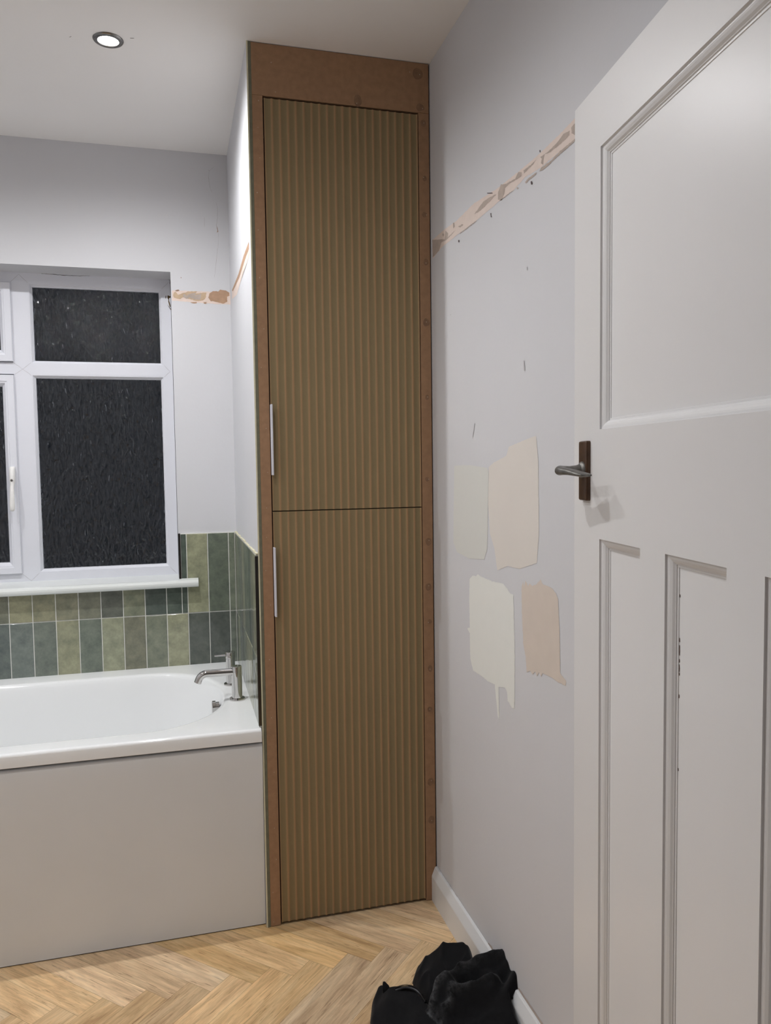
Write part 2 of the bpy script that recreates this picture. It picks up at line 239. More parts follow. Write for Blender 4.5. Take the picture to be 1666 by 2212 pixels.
def m_flute():
    """MDF milled in flutes: ridges brown, coves olive; the pitch follows the door's own width"""
    T = NT('fluted_mdf'); tc = T.n('ShaderNodeTexCoord')
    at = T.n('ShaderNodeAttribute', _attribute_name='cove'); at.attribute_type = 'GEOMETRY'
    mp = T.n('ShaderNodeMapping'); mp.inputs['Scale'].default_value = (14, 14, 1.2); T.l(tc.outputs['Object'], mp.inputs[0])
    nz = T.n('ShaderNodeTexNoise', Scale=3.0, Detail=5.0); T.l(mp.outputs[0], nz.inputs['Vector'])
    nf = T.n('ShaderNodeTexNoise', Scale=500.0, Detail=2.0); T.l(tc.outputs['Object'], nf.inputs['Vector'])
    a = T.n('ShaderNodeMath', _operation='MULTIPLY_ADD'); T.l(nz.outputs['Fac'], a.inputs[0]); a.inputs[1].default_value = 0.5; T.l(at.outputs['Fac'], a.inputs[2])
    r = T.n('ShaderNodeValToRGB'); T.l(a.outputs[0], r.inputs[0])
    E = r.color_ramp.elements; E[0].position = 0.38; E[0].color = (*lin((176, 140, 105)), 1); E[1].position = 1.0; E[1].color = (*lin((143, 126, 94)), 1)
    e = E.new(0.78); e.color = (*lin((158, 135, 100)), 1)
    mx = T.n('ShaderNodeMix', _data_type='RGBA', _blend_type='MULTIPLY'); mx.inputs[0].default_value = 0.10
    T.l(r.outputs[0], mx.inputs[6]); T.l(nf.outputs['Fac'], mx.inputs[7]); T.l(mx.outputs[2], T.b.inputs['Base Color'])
    T.b.inputs['Roughness'].default_value = 0.7; T.b.inputs['Specular IOR Level'].default_value = 0.25
    return T.m
M_flute = m_flute()
def m_tile():
    T = NT('glazed_green_tile'); tc = T.n('ShaderNodeTexCoord')
    at = T.n('ShaderNodeAttribute', _attribute_name='tone')
    nz = T.n('ShaderNodeTexNoise', Scale=26.0, Detail=8.0, Roughness=0.72); T.l(tc.outputs['Object'], nz.inputs['Vector'])
    r = T.n('ShaderNodeValToRGB'); T.l(nz.outputs['Fac'], r.inputs[0])
    r.color_ramp.elements[0].position = 0.28; r.color_ramp.elements[0].color = (0.62, 0.66, 0.64, 1)
    r.color_ramp.elements[1].position = 0.72; r.color_ramp.elements[1].color = (1.3, 1.3, 1.2, 1)
    mx = T.n('ShaderNodeMix', _data_type='RGBA', _blend_type='MULTIPLY'); mx.inputs[0].default_value = 1.0
    T.l(at.outputs['Color'], mx.inputs[6]); T.l(r.outputs[0], mx.inputs[7]); T.l(mx.outputs[2], T.b.inputs['Base Color'])
    T.b.inputs['Roughness'].default_value = 0.12; T.b.inputs['Specular IOR Level'].default_value = 0.6
    nb = T.n('ShaderNodeTexNoise', Scale=9.0, Detail=2.0); T.l(tc.outputs['Object'], nb.inputs['Vector'])
    b = T.n('ShaderNodeBump', Strength=0.35, Distance=0.01); T.l(nb.outputs['Fac'], b.inputs['Height']); T.l(b.outputs[0], T.b.inputs['Normal'])
    return T.m
M_tile = m_tile()
def m_floor():
    T = NT('oak_plank'); uv = T.n('ShaderNodeUVMap', _uv_map='plank')
    at = T.n('ShaderNodeAttribute', _attribute_name='tone'); sp = T.n('ShaderNodeSeparateColor'); T.l(at.outputs['Color'], sp.inputs[0])
    def nz(sx, sy, scale, det, rough=0.55, dist=0.0):
        mp = T.n('ShaderNodeMapping'); mp.inputs['Scale'].default_value = (sx, sy, 1); T.l(uv.outputs[0], mp.inputs[0])
        n = T.n('ShaderNodeTexNoise', Scale=scale, Detail=det, Roughness=rough, Distortion=dist); n.noise_dimensions = '4D'
        w = T.n('ShaderNodeMath', _operation='MULTIPLY'); T.l(sp.outputs[2], w.inputs[0]); w.inputs[1].default_value = 37.0; T.l(w.outputs[0], n.inputs['W'])
        T.l(mp.outputs[0], n.inputs['Vector']); return n.outputs['Fac']
    broad = nz(2.0, 13, 1.6, 5, 0.6, 1.1); fine = nz(4, 60, 2.0, 6, 0.68, 0.8); pore = nz(9, 150, 1.6, 3, 0.62, 0.5)
    r = T.n('ShaderNodeValToRGB'); T.l(broad, r.inputs[0]); E = r.color_ramp.elements
    E[0].position = 0.27; E[0].color = (*lin((189, 150, 105)), 1); E[1].position = 0.72; E[1].color = (*lin((244, 216, 170)), 1)
    e = E.new(0.5); e.color = (*lin((229, 194, 144)), 1)
    r2 = T.n('ShaderNodeValToRGB'); T.l(fine, r2.inputs[0]); E = r2.color_ramp.elements
    E[0].position = 0.32; E[0].color = (0.66, 0.62, 0.58, 1); E[1].position = 0.6; E[1].color = (1.06, 1.05, 1.05, 1)
    r3 = T.n('ShaderNodeValToRGB'); T.l(pore, r3.inputs[0]); E = r3.color_ramp.elements
    E[0].position = 0.33; E[0].color = (0.42, 0.34, 0.27, 1); E[1].position = 0.41; E[1].color = (1, 1, 1, 1)
    def mul(a, b, f=1.0):
        m = T.n('ShaderNodeMix', _data_type='RGBA', _blend_type='MULTIPLY'); m.inputs[0].default_value = f
        T.l(a, m.inputs[6]); T.l(b, m.inputs[7]); return m.outputs[2]
    c = mul(mul(r.outputs[0], r2.outputs[0], 0.9), r3.outputs[0], 0.75)
    hs = T.n('ShaderNodeHueSaturation'); T.l(c, hs.inputs['Color'])
    v = T.n('ShaderNodeMapRange', **{'To Min': 0.80, 'To Max': 1.14}); T.l(sp.outputs[0], v.inputs[0]); T.l(v.outputs[0], hs.inputs['Value'])
    sa = T.n('ShaderNodeMapRange', **{'To Min': 0.82, 'To Max': 1.08}); T.l(sp.outputs[1], sa.inputs[0]); T.l(sa.outputs[0], hs.inputs['Saturation'])
    T.l(hs.outputs[0], T.b.inputs['Base Color']); T.b.inputs['Roughness'].default_value = 0.42; T.b.inputs['Specular IOR Level'].default_value = 0.35
    b = T.n('ShaderNodeBump', Strength=0.25, Distance=0.001); T.l(pore, b.inputs['Height']); T.l(b.outputs[0], T.b.inputs['Normal'])
    return T.m
M_floor = m_floor(); M_joint = mat('plank_joint', (120, 92, 62), 0.8, var=0.1)
def m_glass():
    T = NT('rippled_obscure_glass'); tc = T.n('ShaderNodeTexCoord')
    T.b.inputs['Base Color'].default_value = (*lin((200, 205, 210)), 1)
    T.b.inputs['Transmission Weight'].default_value = 1.0; T.b.inputs['Roughness'].default_value = 0.03; T.b.inputs['IOR'].default_value = 1.5
    mp = T.n('ShaderNodeMapping'); mp.inputs['Scale'].default_value = (1.5, 1.0, 0.62); T.l(tc.outputs['Object'], mp.inputs[0])
    nb = T.n('ShaderNodeTexNoise', Scale=42.0, Detail=0.6, Distortion=0.9); T.l(mp.outputs[0], nb.inputs['Vector'])
    b = T.n('ShaderNodeBump', Strength=1.0, Distance=0.0105); T.l(nb.outputs['Fac'], b.inputs['Height']); T.l(b.outputs[0], T.b.inputs['Normal'])
    return T.m
M_glass = m_glass()
def m_cloth():
    T = NT('black_jersey'); at = T.n('ShaderNodeAttribute', _attribute_name='dust'); tc = T.n('ShaderNodeTexCoord')
    nz = T.n('ShaderNodeTexNoise', Scale=55.0, Detail=8.0, Roughness=0.75); T.l(tc.outputs['Object'], nz.inputs['Vector'])
    r = T.n('ShaderNodeMapRange', **{'From Min': 0.38, 'From Max': 0.85}); T.l(nz.outputs['Fac'], r.inputs[0])
    m = T.n('ShaderNodeMath', _operation='MULTIPLY'); T.l(r.outputs[0], m.inputs[0]); T.l(at.outputs['Fac'], m.inputs[1])
    mx = T.n('ShaderNodeMix', _data_type='RGBA'); T.l(m.outputs[0], mx.inputs[0])
    mx.inputs[6].default_value = (0.0085, 0.0085, 0.0095, 1); mx.inputs[7].default_value = (0.13, 0.133, 0.138, 1); T.l(mx.outputs[2], T.b.inputs['Base Color'])
    T.b.inputs['Roughness'].default_value = 0.95; T.b.inputs['Specular IOR Level'].default_value = 0.1
    T.b.inputs['Sheen Weight'].default_value = 0.13; T.b.inputs['Sheen Roughness'].default_value = 0.4
    wv = T.n('ShaderNodeTexNoise', Scale=600.0, Detail=2.0); T.l(tc.outputs['Object'], wv.inputs['Vector'])
    b = T.n('ShaderNodeBump', Strength=0.3, Distance=0.001); T.l(wv.outputs['Fac'], b.inputs['Height']); T.l(b.outputs[0], T.b.inputs['Normal'])
    return T.m
M_cloth = m_cloth(); M_zip = mat('black_zip_teeth', (30, 30, 33), 0.35, metal=0.3, var=0.2, vscale=300)

# ------------------------------------------------------------------ room shell
XL, YN, YH = -2.235, -1.80, -3.2            # left wall, near wall, hall end
YB = 0.808                                  # painted face of the back wall
OX0, OX1, OZ0, OZ1 = -1.86, -0.7405, 0.905, 2.0625   # window opening
def wall(name, boxes, m=M_wall):
    bm = bmesh.new()
    for b in boxes: bx(bm, *b)
    o = obj(name, bm, m); struct(o); return o
wb = wall('wall_back', [(XL-0.1, OX0, YB, 1.06, 0, CEIL), (OX1, 0.1, YB, 1.06, 0, CEIL), (OX0, OX1, YB, 1.06, OZ1, CEIL), (OX0, OX1, YB, 1.06, 0, OZ0)])
wr = wall('wall_right', [(0, 0.1, YN, YB, 0, CEIL)])
wall('wall_left', [(XL-0.1, XL, YN, YB, 0, CEIL)])
wall('wall_front', [(XL-0.1, -0.985, YN-0.1, YN, 0, CEIL), (-0.165, 0.1, YN-0.1, YN, 0, CEIL), (-0.985, -0.165, YN-0.1, YN, 1.96, CEIL)])
wall('wall_hall_back', [(-1.9, 0.7, YH-0.1, YH, 0, CEIL)])
wall('wall_hall_left', [(-2.0, -1.9, YH, YN-0.1, 0, CEIL)])
wall('wall_hall_right', [(0.7, 0.8, YH, YN-0.1, 0, CEIL)])
bm = bmesh.new(); bx(bm, XL-0.1, 0.8, YH-0.1, 1.06, CEIL, CEIL+0.06); ceil = struct(obj('ceiling', bm, M_ceil))
wp = wall('wall_partition', [(-0.525, -0.513, 0.004, YB, 0, CEIL)])
bm = bmesh.new()
bx(bm, -0.5250, -0.5212, 0.0, 0.004, 0, CEIL, mi=0); bx(bm, -0.5212, -0.5130, 0.0005, 0.004, 0, CEIL, mi=1)
struct(obj('trim_3', bm, [M_cream, M_green]))

# floor: herringbone planks in one mesh
def clip(poly, x0, x1, y0, y1):
    for ax, lim, sg in ((0, x0, 1), (0, x1, -1), (1, y0, 1), (1, y1, -1)):
        out = []
        for i in range(len(poly)):
            a, b = poly[i-1], poly[i]; da, db = sg*(a[ax]-lim), sg*(b[ax]-lim)
            if (da >= 0) != (db >= 0):
                t = da/(da-db); out.append(tuple(a[k]+(b[k]-a[k])*t for k in range(4)))
            if db >= 0: out.append(b)
        poly = out
        if not poly: break
    return poly
PW, PL = 0.0752, 0.457
r2 = math.sqrt(0.5)
bm = bmesh.new(); uvl = bm.loops.layers.uv.new('plank'); tl = bm.loops.layers.float_color.new('tone')
OXf, OYf = -0.1107-PL*r2, -0.1826-PL*r2
rf = random.Random(11)
for k in range(-40, 60):
    for j in range(-6, 7):
        for typ in (0, 1):
            u0, v0 = k*PW+j*PL, k*PW-j*PL
            rect = (u0, v0, u0+PL, v0+PW) if typ == 0 else (u0+PL, v0+PW-PL, u0+PL+PW, v0+PW)
            g = 0.0003
            a, b, c, d = rect[0]+g, rect[1]+g, rect[2]-g, rect[3]-g
            tone = (rf.random(), rf.random(), rf.random(), 1)
            cs = [(a, b), (c, b), (c, d), (a, d)]
            def uvof(p): return (p[0]-a, p[1]-b) if typ == 0 else (p[1]-b, p[0]-a)
            poly = [(OXf+(p[0]+p[1])*r2, OYf+(p[0]-p[1])*r2, *uvof(p)) for p in cs]
            poly = clip(poly, XL, 0.7, YH, YB)
            if len(poly) < 3: continue
            f = bm.faces.new([bm.verts.new((p[0], p[1], 0)) for p in poly])
            if f.normal.z < 0: pass
            for lp, p in zip(f.loops, poly): lp[uvl].uv = (p[2], p[3]); lp[tl] = tone
for f in bm.faces:
    f.normal_update()
    if f.normal.z < 0: f.normal_flip()
nf = len(bm.faces)
bx(bm, XL-0.1, 0.8, YH-0.1, 1.06, -0.08, -0.0006, mi=1)
me = bpy.data.meshes.new('floor'); bm.to_mesh(me); bm.free(); fl = link('floor', me, [M_floor, M_joint]); struct(fl)

# skirting on the right wall
bm = bmesh.new()
prof = [(0, 0), (-0.018, 0), (-0.018, 0.076), (-0.0172, 0.0795), (-0.0075, 0.1035), (-0.0055, 0.1055), (0, 0.1055)]
extrude_prof(bm, prof, -0.001, YN, lambda p, t: Vector((p[0], t, p[1])))
struct(obj('baseboard_right', bm, M_skirt))

# ------------------------------------------------------------------ plaster scars, tester patches, cracks (marks on their walls)
PR = lambda e: (lambda p: Vector((-e, p[0], p[1])))
PB = lambda e: (lambda p: Vector((p[0], YB-e, p[1])))
PS = lambda e: (lambda p: Vector((-0.525-e, p[0], p[1])))
o = patch('picture_rail_scar', SCAR_R, PR(.0003), M_plaster, wr, 0.0012); o['label'] = 'pinkish strip of bare plaster where a rail was removed'
for i, p in enumerate(PATCH_R): patch('scraped_plaster', p, PR(.0006), M_pbrown, wr, 0.0012, 0.003, i+3)
for i, p in enumerate(HOLE_R): patch('plug_hole', p, PR(.0009), M_hole if i < 5 else M_scuff, wr, 0.0004, 0.003, i)
for i, (p, lab) in enumerate(zip(SWATCH, ('pale stone tester patch of paint', 'blush tester patch of paint', 'cream tester patch with drips', 'tan tester patch with dry brush edges'))):
    o = patch('paint_tester_patch', p, PR(.0005), M_sw[i], wr, (0.0006, 0.0008, 0.0014, 0.0018)[i], 0.0025, i+20); o['label'] = lab
for i, p in enumerate(CHIP_SK): patch('chipped_plaster', p, PR(.0006), M_pbrown, wr, 0.0007, 0.003, i+40)
strokes('skirting_gap', [((-0.004, 0.1075), (-0.3, 0.1078)), ((-0.3, 0.1078), (-0.7, 0.1080)), ((-0.7, 0.108), (-1.2, 0.1078))], 0.0016, PR(.0007), M_crack, wr)
o = patch('picture_rail_scar', SCAR_B, PB(.0003), M_plasterw, wb, 0.0012); o['label'] = 'strip of bare plaster beside window'
for i, p in enumerate(PATCH_B): patch('scraped_plaster', p, PB(.0006), (M_pochre, M_ptan, M_prust, M_ptan, M_ptan)[i], wb, 0.0016, 0.003, i+60)
patch('scraped_plaster', [(p[0]*0.55+PATCH_B[0][4][0]*0.45+0.012, p[1]*0.7+PATCH_B[0][9][1]*0.3) for p in PATCH_B[0]], PB(.0008), M_pbrown, wb, 0.002, 0.003, 77)
o = patch('picture_rail_scar', SCAR_S, PS(.0003), M_plasterw, wp, 0.0012); o['label'] = 'strip of bare plaster beside cupboard'
for i, p in enumerate(PATCH_S): patch('scraped_plaster', p, PS(.0006), (M_ptan, M_pbrown)[i], wp, 0.0012, 0.003, i+80)
strokes('plaster_crack', CRACK_B, 0.0010, PB(.0004), M_crack, wb)
for i, p in enumerate(CHIP_B): patch('paint_chip', p, PB(.0005), M_prust, wb, 0.0005, 0.002, i+90)
PC = lambda p: Vector((p[0], p[1], CEIL-0.0004))
strokes('ceiling_mark', [((-0.828, 0.062), (-0.818, 0.060))], 0.0022, PC, M_gap, ceil)
strokes('ceiling_mark', [((-0.980, 0.090), (-0.985, 0.096))], 0.003, PC, M_crack, ceil)
strokes('plaster_crack', [((0.30, 2.46), (0.22, 2.30), (0.12, 2.12))], 0.0012, PS(.0004), M_crack, wp)

# ------------------------------------------------------------------ wall tiles
TP = 0.0776
LOW = [(102, 110, 98), (80, 86, 82), (86, 92, 86), (150, 149, 118), (122, 127, 108), (118, 117, 97), (143, 145, 117), (104, 114, 102), (142, 141, 110), (104, 113, 104), (104, 114, 110), (92, 102, 100), (130, 130, 105), (100, 110, 100)]
UPP = [(112, 120, 103), (98, 108, 94), (146, 146, 114), (82, 94, 86), (80, 91, 86), (122, 126, 102), (92, 96, 88), (112, 113, 96), (126, 124, 100), (134, 131, 102), (140, 137, 105), (112, 113, 96), (98, 108, 94), (120, 122, 100)]
def tiles(name, parent, cells, place, nflip):
    """cells: (a0, a1, z0, z1, rgb); place(a, z, h) -> point, h = height above the grout bed"""
    bm = bmesh.new(); tl = bm.loops.layers.float_color.new('tone')
    for a0, a1, z0, z1, c in cells:
        w = 0.0016; bvl = 0.0012; rr = random.Random(int(a0*1e4)+int(z0*1e4)*7)
        q = [rr.uniform(-0.0006, 0.0006) for _ in range(4)]
        lo = [bm.verts.new(place(a, z, -0.003)) for a, z in ((a0+w, z0+w), (a1-w, z0+w), (a1-w, z1-w), (a0+w, z1-w))]
        md = [bm.verts.new(place(a, z, 0.0012)) for a, z in ((a0+w, z0+w), (a1-w, z0+w), (a1-w, z1-w), (a0+w, z1-w))]
        hi = [bm.verts.new(place(a, z, 0.0022+q[i]*0.4)) for i, (a, z) in enumerate(((a0+w+bvl, z0+w+bvl), (a1-w-bvl, z0+w+bvl), (a1-w-bvl, z1-w-bvl), (a0+w+bvl, z1-w-bvl)))]
        fs = [bm.faces.new(hi)]
        for A, B in ((lo, md), (md, hi)):
            for i in range(4): fs.append(bm.faces.new((A[i], A[(i+1) % 4], B[(i+1) % 4], B[i])))
        g = sum(c)/3.0; c2 = tuple(min(255, (g+(x-g)*0.66)*1.10) for x in c)
        for f in fs:
            for lp in f.loops: lp[tl] = (*lin(c2), 1)
    return obj(name, bm, M_tile, parent)
ZJ, ZT, ZB = 0.7925, 1.0935, 0.575
cells = []
edges = [-0.532] + [-0.5563-TP*i for i in range(0, 22)]
for i in range(len(edges)-1):
    a1, a0 = edges[i], max(edges[i+1], XL+0.002)
    if a1-a0 < 0.004 or a0 >= a1: continue
    cells.append((a0, a1, ZB, ZJ, LOW[i % len(LOW)]))
    c = UPP[i % len(UPP)]
    if a0 >= -0.7330: cells.append((a0, a1, ZJ, ZT, c))
    elif a1 <= -0.735 or True:
        if a1 > -0.733: cells.append((-0.733, a1, ZJ, ZT, c)); cells.append((a0, -0.733, ZJ, 0.902, c))
        else: cells.append((a0, a1, ZJ, 0.902, c))
tiles('tiles', wb, cells, lambda a, z, h: Vector((a, 0.8022-h, z)), 1)
bm = bmesh.new(); bx(bm, XL+0.001, -0.5253, 0.8018, 0.8079, ZB-0.01, 0.902); bx(bm, -0.733, -0.5253, 0.8018, 0.8079, 0.902, ZT+0.001); obj('grout_bed', bm, M_grout, wb)
cells = []; y = 0.7985; i = 3
while y > 0.008:
    y0 = max(y-TP, 0.0075)
    if y-y0 > 0.004:
        cells.append((y0, y, ZB, ZJ, LOW[(i*5) % len(LOW)])); cells.append((y0, y, ZJ, ZT, UPP[(i*3+2) % len(UPP)]))
    y -= TP; i += 1
tiles('tiles', wp, cells, lambda a, z, h: Vector((-0.5302-h, a, z)), 1)
bm = bmesh.new(); bx(bm, -0.5306, -0.5251, 0.0075, 0.8015, ZB-0.01, ZT+0.001); obj('grout_bed', bm, M_grout, wp)
# ragged cream filler along the tile tops
bm = bmesh.new()
rr = random.Random(5); yy = 0.80
while yy > 0.01:
    d = rr.uniform(0.01, 0.03); h = rr.uniform(0.001, 0.005); bx(bm, -0.5315, -0.5251, max(yy-d, 0.004), yy, ZT, ZT+h, 0.0008, 1); yy -= d
obj('sealant_bead', bm, M_cream, wp)
bm = bmesh.new(); bx(bm, -0.5345, -0.5252, 0.001, 0.0075, 0.60, ZT-0.004, 0.0008, 1); struct(obj('trim_1', bm, M_steel))
bm = bmesh.new(); bx(bm, -0.7405, -0.7335, 0.7955, 0.8085, 0.924, ZT+0.002, 0.0008, 1); struct(obj('trim_2', bm, M_steel))

# ------------------------------------------------------------------ window
YF = 0.93
win = empty('window_1', (-1.3, YF, 0.9)); struct(win)
def wpart(name, bm, m, parent=None, **k):
    o = obj(name, bm, m, None, **k); o.parent = parent or win
    o.matrix_parent_inverse = Matrix.Translation(Vector((1.3, -YF, -0.9))) if parent is None else Matrix.Identity(4)
    return o
def frame_ring(bm, x0, x1, z0, z1, prof):
    """mitred ring: prof = list of (inset, y)"""
    rings = []
    for ins, y in prof:
        rings.append([bm.verts.new((x, y, z)) for x, z in ((x0+ins, z0+ins), (x1-ins, z0+ins), (x1-ins, z1-ins), (x0+ins, z1-ins))])
    for a, b in zip(rings, rings[1:]):
        for i in range(4): bm.faces.new((a[i], a[(i+1) % 4], b[(i+1) % 4], b[i]))
bead = lambda w: [(0, YF+0.004), (0.0, YF+0.0005), (w*0.30, YF+0.0005), (w*0.34, YF+0.003), (w*0.55, YF+0.0045), (w*0.60, YF+0.007), (w*0.92, YF+0.011), (w, YF+0.014), (w, YF+0.03)]
X_R, X_M1, X_M0, X_C0, X_L = -0.746, -1.2465, -1.3060, -1.790, -1.853
Z_B, Z_T, Z_T0, Z_T1 = 0.9245, 2.0640, 1.690, 1.7365
bm = bmesh.new()
yb = YF+0.06
for b in ((-0.7735, X_R+0.004, Z_B, Z_T), (X_M0, X_M1, Z_B, Z_T), (X_L, X_C0-0.004, Z_B, Z_T)): bx(bm, b[0], b[1], YF, yb, b[2], b[3])
for x0, x1 in ((X_M1, -0.7735), (X_C0-0.004, X_M0)):
    bx(bm, x0, x1, YF, yb, 2.026, Z_T); bx(bm, x0, x1, YF, yb, Z_T0+0.004, Z_T1-0.004 if x0 > -1.3 else Z_T1); bx(bm, x0, x1, YF, yb, Z_B, 0.955)
wf = wpart('window_frame', bm, M_upvc)
# mitre lines on the frame face
strokes_l = [((-0.7735, 2.026), (-0.748, 2.052)), ((X_M1, 2.026), (-1.276, 2.056)), ((-1.276, 2.056), (X_M0, 2.026)), ((X_M1, 0.955), (-1.2755, 0.9265)), ((-1.2755, 0.9265), (X_M0, 0.955)), ((X_M1, 1.736), (-1.2755, 1.712)), ((X_M1, 1.690), (-1.2755, 1.712)),
             ((X_M0, 1.736), (-1.2755, 1.712)), ((X_M0, 1.690), (-1.2755, 1.712)), ((-0.7735, 1.735), (-0.752, 1.712)), ((-0.7735, 1.692), (-0.752, 1.712)), ((-0.7735, 0.955), (-0.7485, 0.928))]
PW_ = lambda p: Vector((p[0], YF-0.0003, p[1]))
o = strokes('mitre_line', strokes_l, 0.0011, PW_, M_crack, None); o.parent = win; o.matrix_parent_inverse = Matrix.Translation(Vector((1.3, -YF, -0.9)))
# fixed panes
def pane(x0, x1, z0, z1, name='pane', par=None):
    bm = bmesh.new(); bx(bm, x0-0.006, x1+0.006, YF+0.016, YF+0.022, z0-0.006, z1+0.006); return wpart(name, bm, M_glass)
bm = bmesh.new(); frame_ring(bm, X_M1, -0.7735, Z_T1-0.004, 2.026, bead(0.0125)); wpart('glazing_bead', bm, M_upvc)
pane(-1.234, -0.786, 1.745, 2.0135)
bm = bmesh.new(); frame_ring(bm, X_M1, -0.7735, 0.955, Z_T0+0.004, bead(0.0135)); wpart('glazing_bead', bm, M_upvc)
pane(-1.233, -0.787, 0.968, 1.6805)
# opening casements, left of the mullion
def sash(name, x0, x1, z0, z1, w):
    bm = bmesh.new(); y = YF-0.012
    P = [(0, YF+0.03), (0, y+0.002), (0.002, y), (w*0.55, y), (w*0.58, y+0.002), (w*0.72, y+0.003), (w*0.76, y+0.006), (w*0.95, y+0.014), (w, y+0.018), (w, YF+0.03)]
    frame_ring(bm, x0, x1, z0, z1, P); o = wpart(name, bm, M_upvc); return o
s1 = sash('sash', X_C0, X_M0+0.0005, 0.9565, 1.6895, 0.042); pane(X_C0+0.042, X_M0-0.042, 0.999, 1.647)
s2 = sash('sash', X_C0, X_M0+0.0005, 1.7385, 2.0245, 0.042); pane(X_C0+0.042, X_M0-0.042, 1.781, 1.982)
# handle of the lower casement
ys = YF-0.012
bm = bmesh.new()
hx = -1.3215
loft(bm, [((hx, ys-0.0005, 1.3555-0.001), (0.006, 0, 0), (0, 0.003, 0)), ((hx, ys-0.004, 1.3545), (0.0085, 0, 0), (0, 0.006, 0)), ((hx, ys-0.009, 1.345), (0.0098, 0, 0), (0, 0.010, 0)), ((hx, ys-0.012, 1.320), (0.0100, 0, 0), (0, 0.013, 0)),
          ((hx, ys-0.014, 1.300), (0.0098, 0, 0), (0, 0.015, 0)), ((hx, ys-0.016, 1.290), (0.0080, 0, 0), (0, 0.012, 0)), ((hx, ys-0.026, 1.278), (0.0072, 0, 0), (0, 0.0075, 0)), ((hx, ys-0.032, 1.250), (0.0080, 0, 0), (0, 0.0062, 0)),
          ((hx-0.0005, ys-0.033, 1.220), (0.0090, 0, 0), (0, 0.0060, 0)), ((hx-0.001, ys-0.031, 1.200), (0.0088, 0, 0), (0, 0.0060, 0)), ((hx-0.001, ys-0.030, 1.193), (0.0065, 0, 0), (0, 0.0045, 0)), ((hx-0.001, ys-0.030, 1.1905), (0.002, 0, 0), (0, 0.0015, 0))], 24)
hd = wpart('window_handle', bm, M_peel, smooth=True)
bm = bmesh.new(); lathe(bm, [(0.0001, 0.0), (0.0042, 0.0), (0.0046, 0.0012), (0.0046, 0.003)], Matrix.Translation((hx, ys-0.0305, 1.3045)) @ Matrix.Rotation(math.radians(-90), 4, 'X'), 20)
k = wpart('lock', bm, M_lever, smooth=True)
bm = bmesh.new(); bx(bm, hx-0.0007, hx+0.0007, ys-0.0312, ys-0.0303, 1.3015, 1.3075); k2 = wpart('keyhole', bm, M_screw)
# window board
bm = bmesh.new()
prof = [(YF+0.02, 0.897), (0.792, 0.897), (0.780, 0.8945), (0.774, 0.8955), (0.7695, 0.900), (0.768, 0.906), (0.7685, 0.9125), (0.772, 0.9185), (0.778, 0.9215), (0.786, 0.9225), (YF+0.02, 0.9255)]
extrude_prof(bm, prof, OX0+0.002, OX1-0.001, lambda p, t: Vector((t, p[0], p[1])))
prof2 = [(0.7995, p[1]) if p[0] > 0.80 else p for p in prof]
extrude_prof(bm, prof2, OX1-0.001, -0.6715, lambda p, t: Vector((t, p[0], p[1])))
wpart('window_sill', bm, M_sill)
for i, p in enumerate(MOULD):
    o = patch('mould_stain', p, PW_, M_mould, None, 0.0010, 0.002, i+100); o.parent = win; o.matrix_parent_inverse = Matrix.Translation(Vector((1.3, -YF, -0.9)))
o = strokes('sealant_gap', GAP_W, 0.0018, PW_, M_gap, None); o.parent = win; o.matrix_parent_inverse = Matrix.Translation(Vector((1.3, -YF, -0.9)))
for i, p in enumerate(PEEL_W):
    o = patch('peeling_paint', p, lambda p: Vector((p[0], YF-0.0015, p[1])), (M_peel, M_gap)[0], None, 0.001, 0.002, i); o.parent = win; o.matrix_parent_inverse = Matrix.Translation(Vector((1.3, -YF, -0.9)))

# ------------------------------------------------------------------ tall cupboard
cup = tag(empty('tall_cupboard', (-0.26, 0.0, 0)), 'tall brown unpainted MDF cupboard with two fluted doors in the corner', 'cupboard')
inv = Matrix.Translation((0.26, 0, 0))
def cpart(name, bm, m, parent=cup, **k):
    o = obj(name, bm, m, None, **k); o.parent = parent
    if parent is cup: o.matrix_parent_inverse = inv
    return o
DX0, DX1 = -0.4815, -0.0378
bm = bmesh.new(); bx(bm, -0.5128, -0.0035, 0.0, 0.018, 2.3595, 2.4985, 0.0008, 1); tp = cpart('top_panel', bm, M_mdf)
bm = bmesh.new(); bx(bm, -0.5128, DX0-0.0022, 0.0, 0.018, 0.001, 2.3590, 0.0008, 1); stl = cpart('stile', bm, M_mdf)
bm = bmesh.new(); bx(bm, DX1+0.0022, -0.0035, 0.0, 0.018, 0.001, 2.3590, 0.0008, 1); sr = cpart('stile', bm, M_mdf)
bm = bmesh.new(); bx(bm, -0.512, -0.008, 0.60, 0.61, 0.002, 2.49); bx(bm, -0.512, -0.008, 0.03, 0.60, 0.002, 0.02); bx(bm, -0.016, -0.008, 0.02, 0.6, 0.002, 2.49); bx(bm, -0.512, -0.506, 0.02, 0.6, 0.002, 2.49)
cpart('carcass', bm, M_mdfcore)
NFL = 20
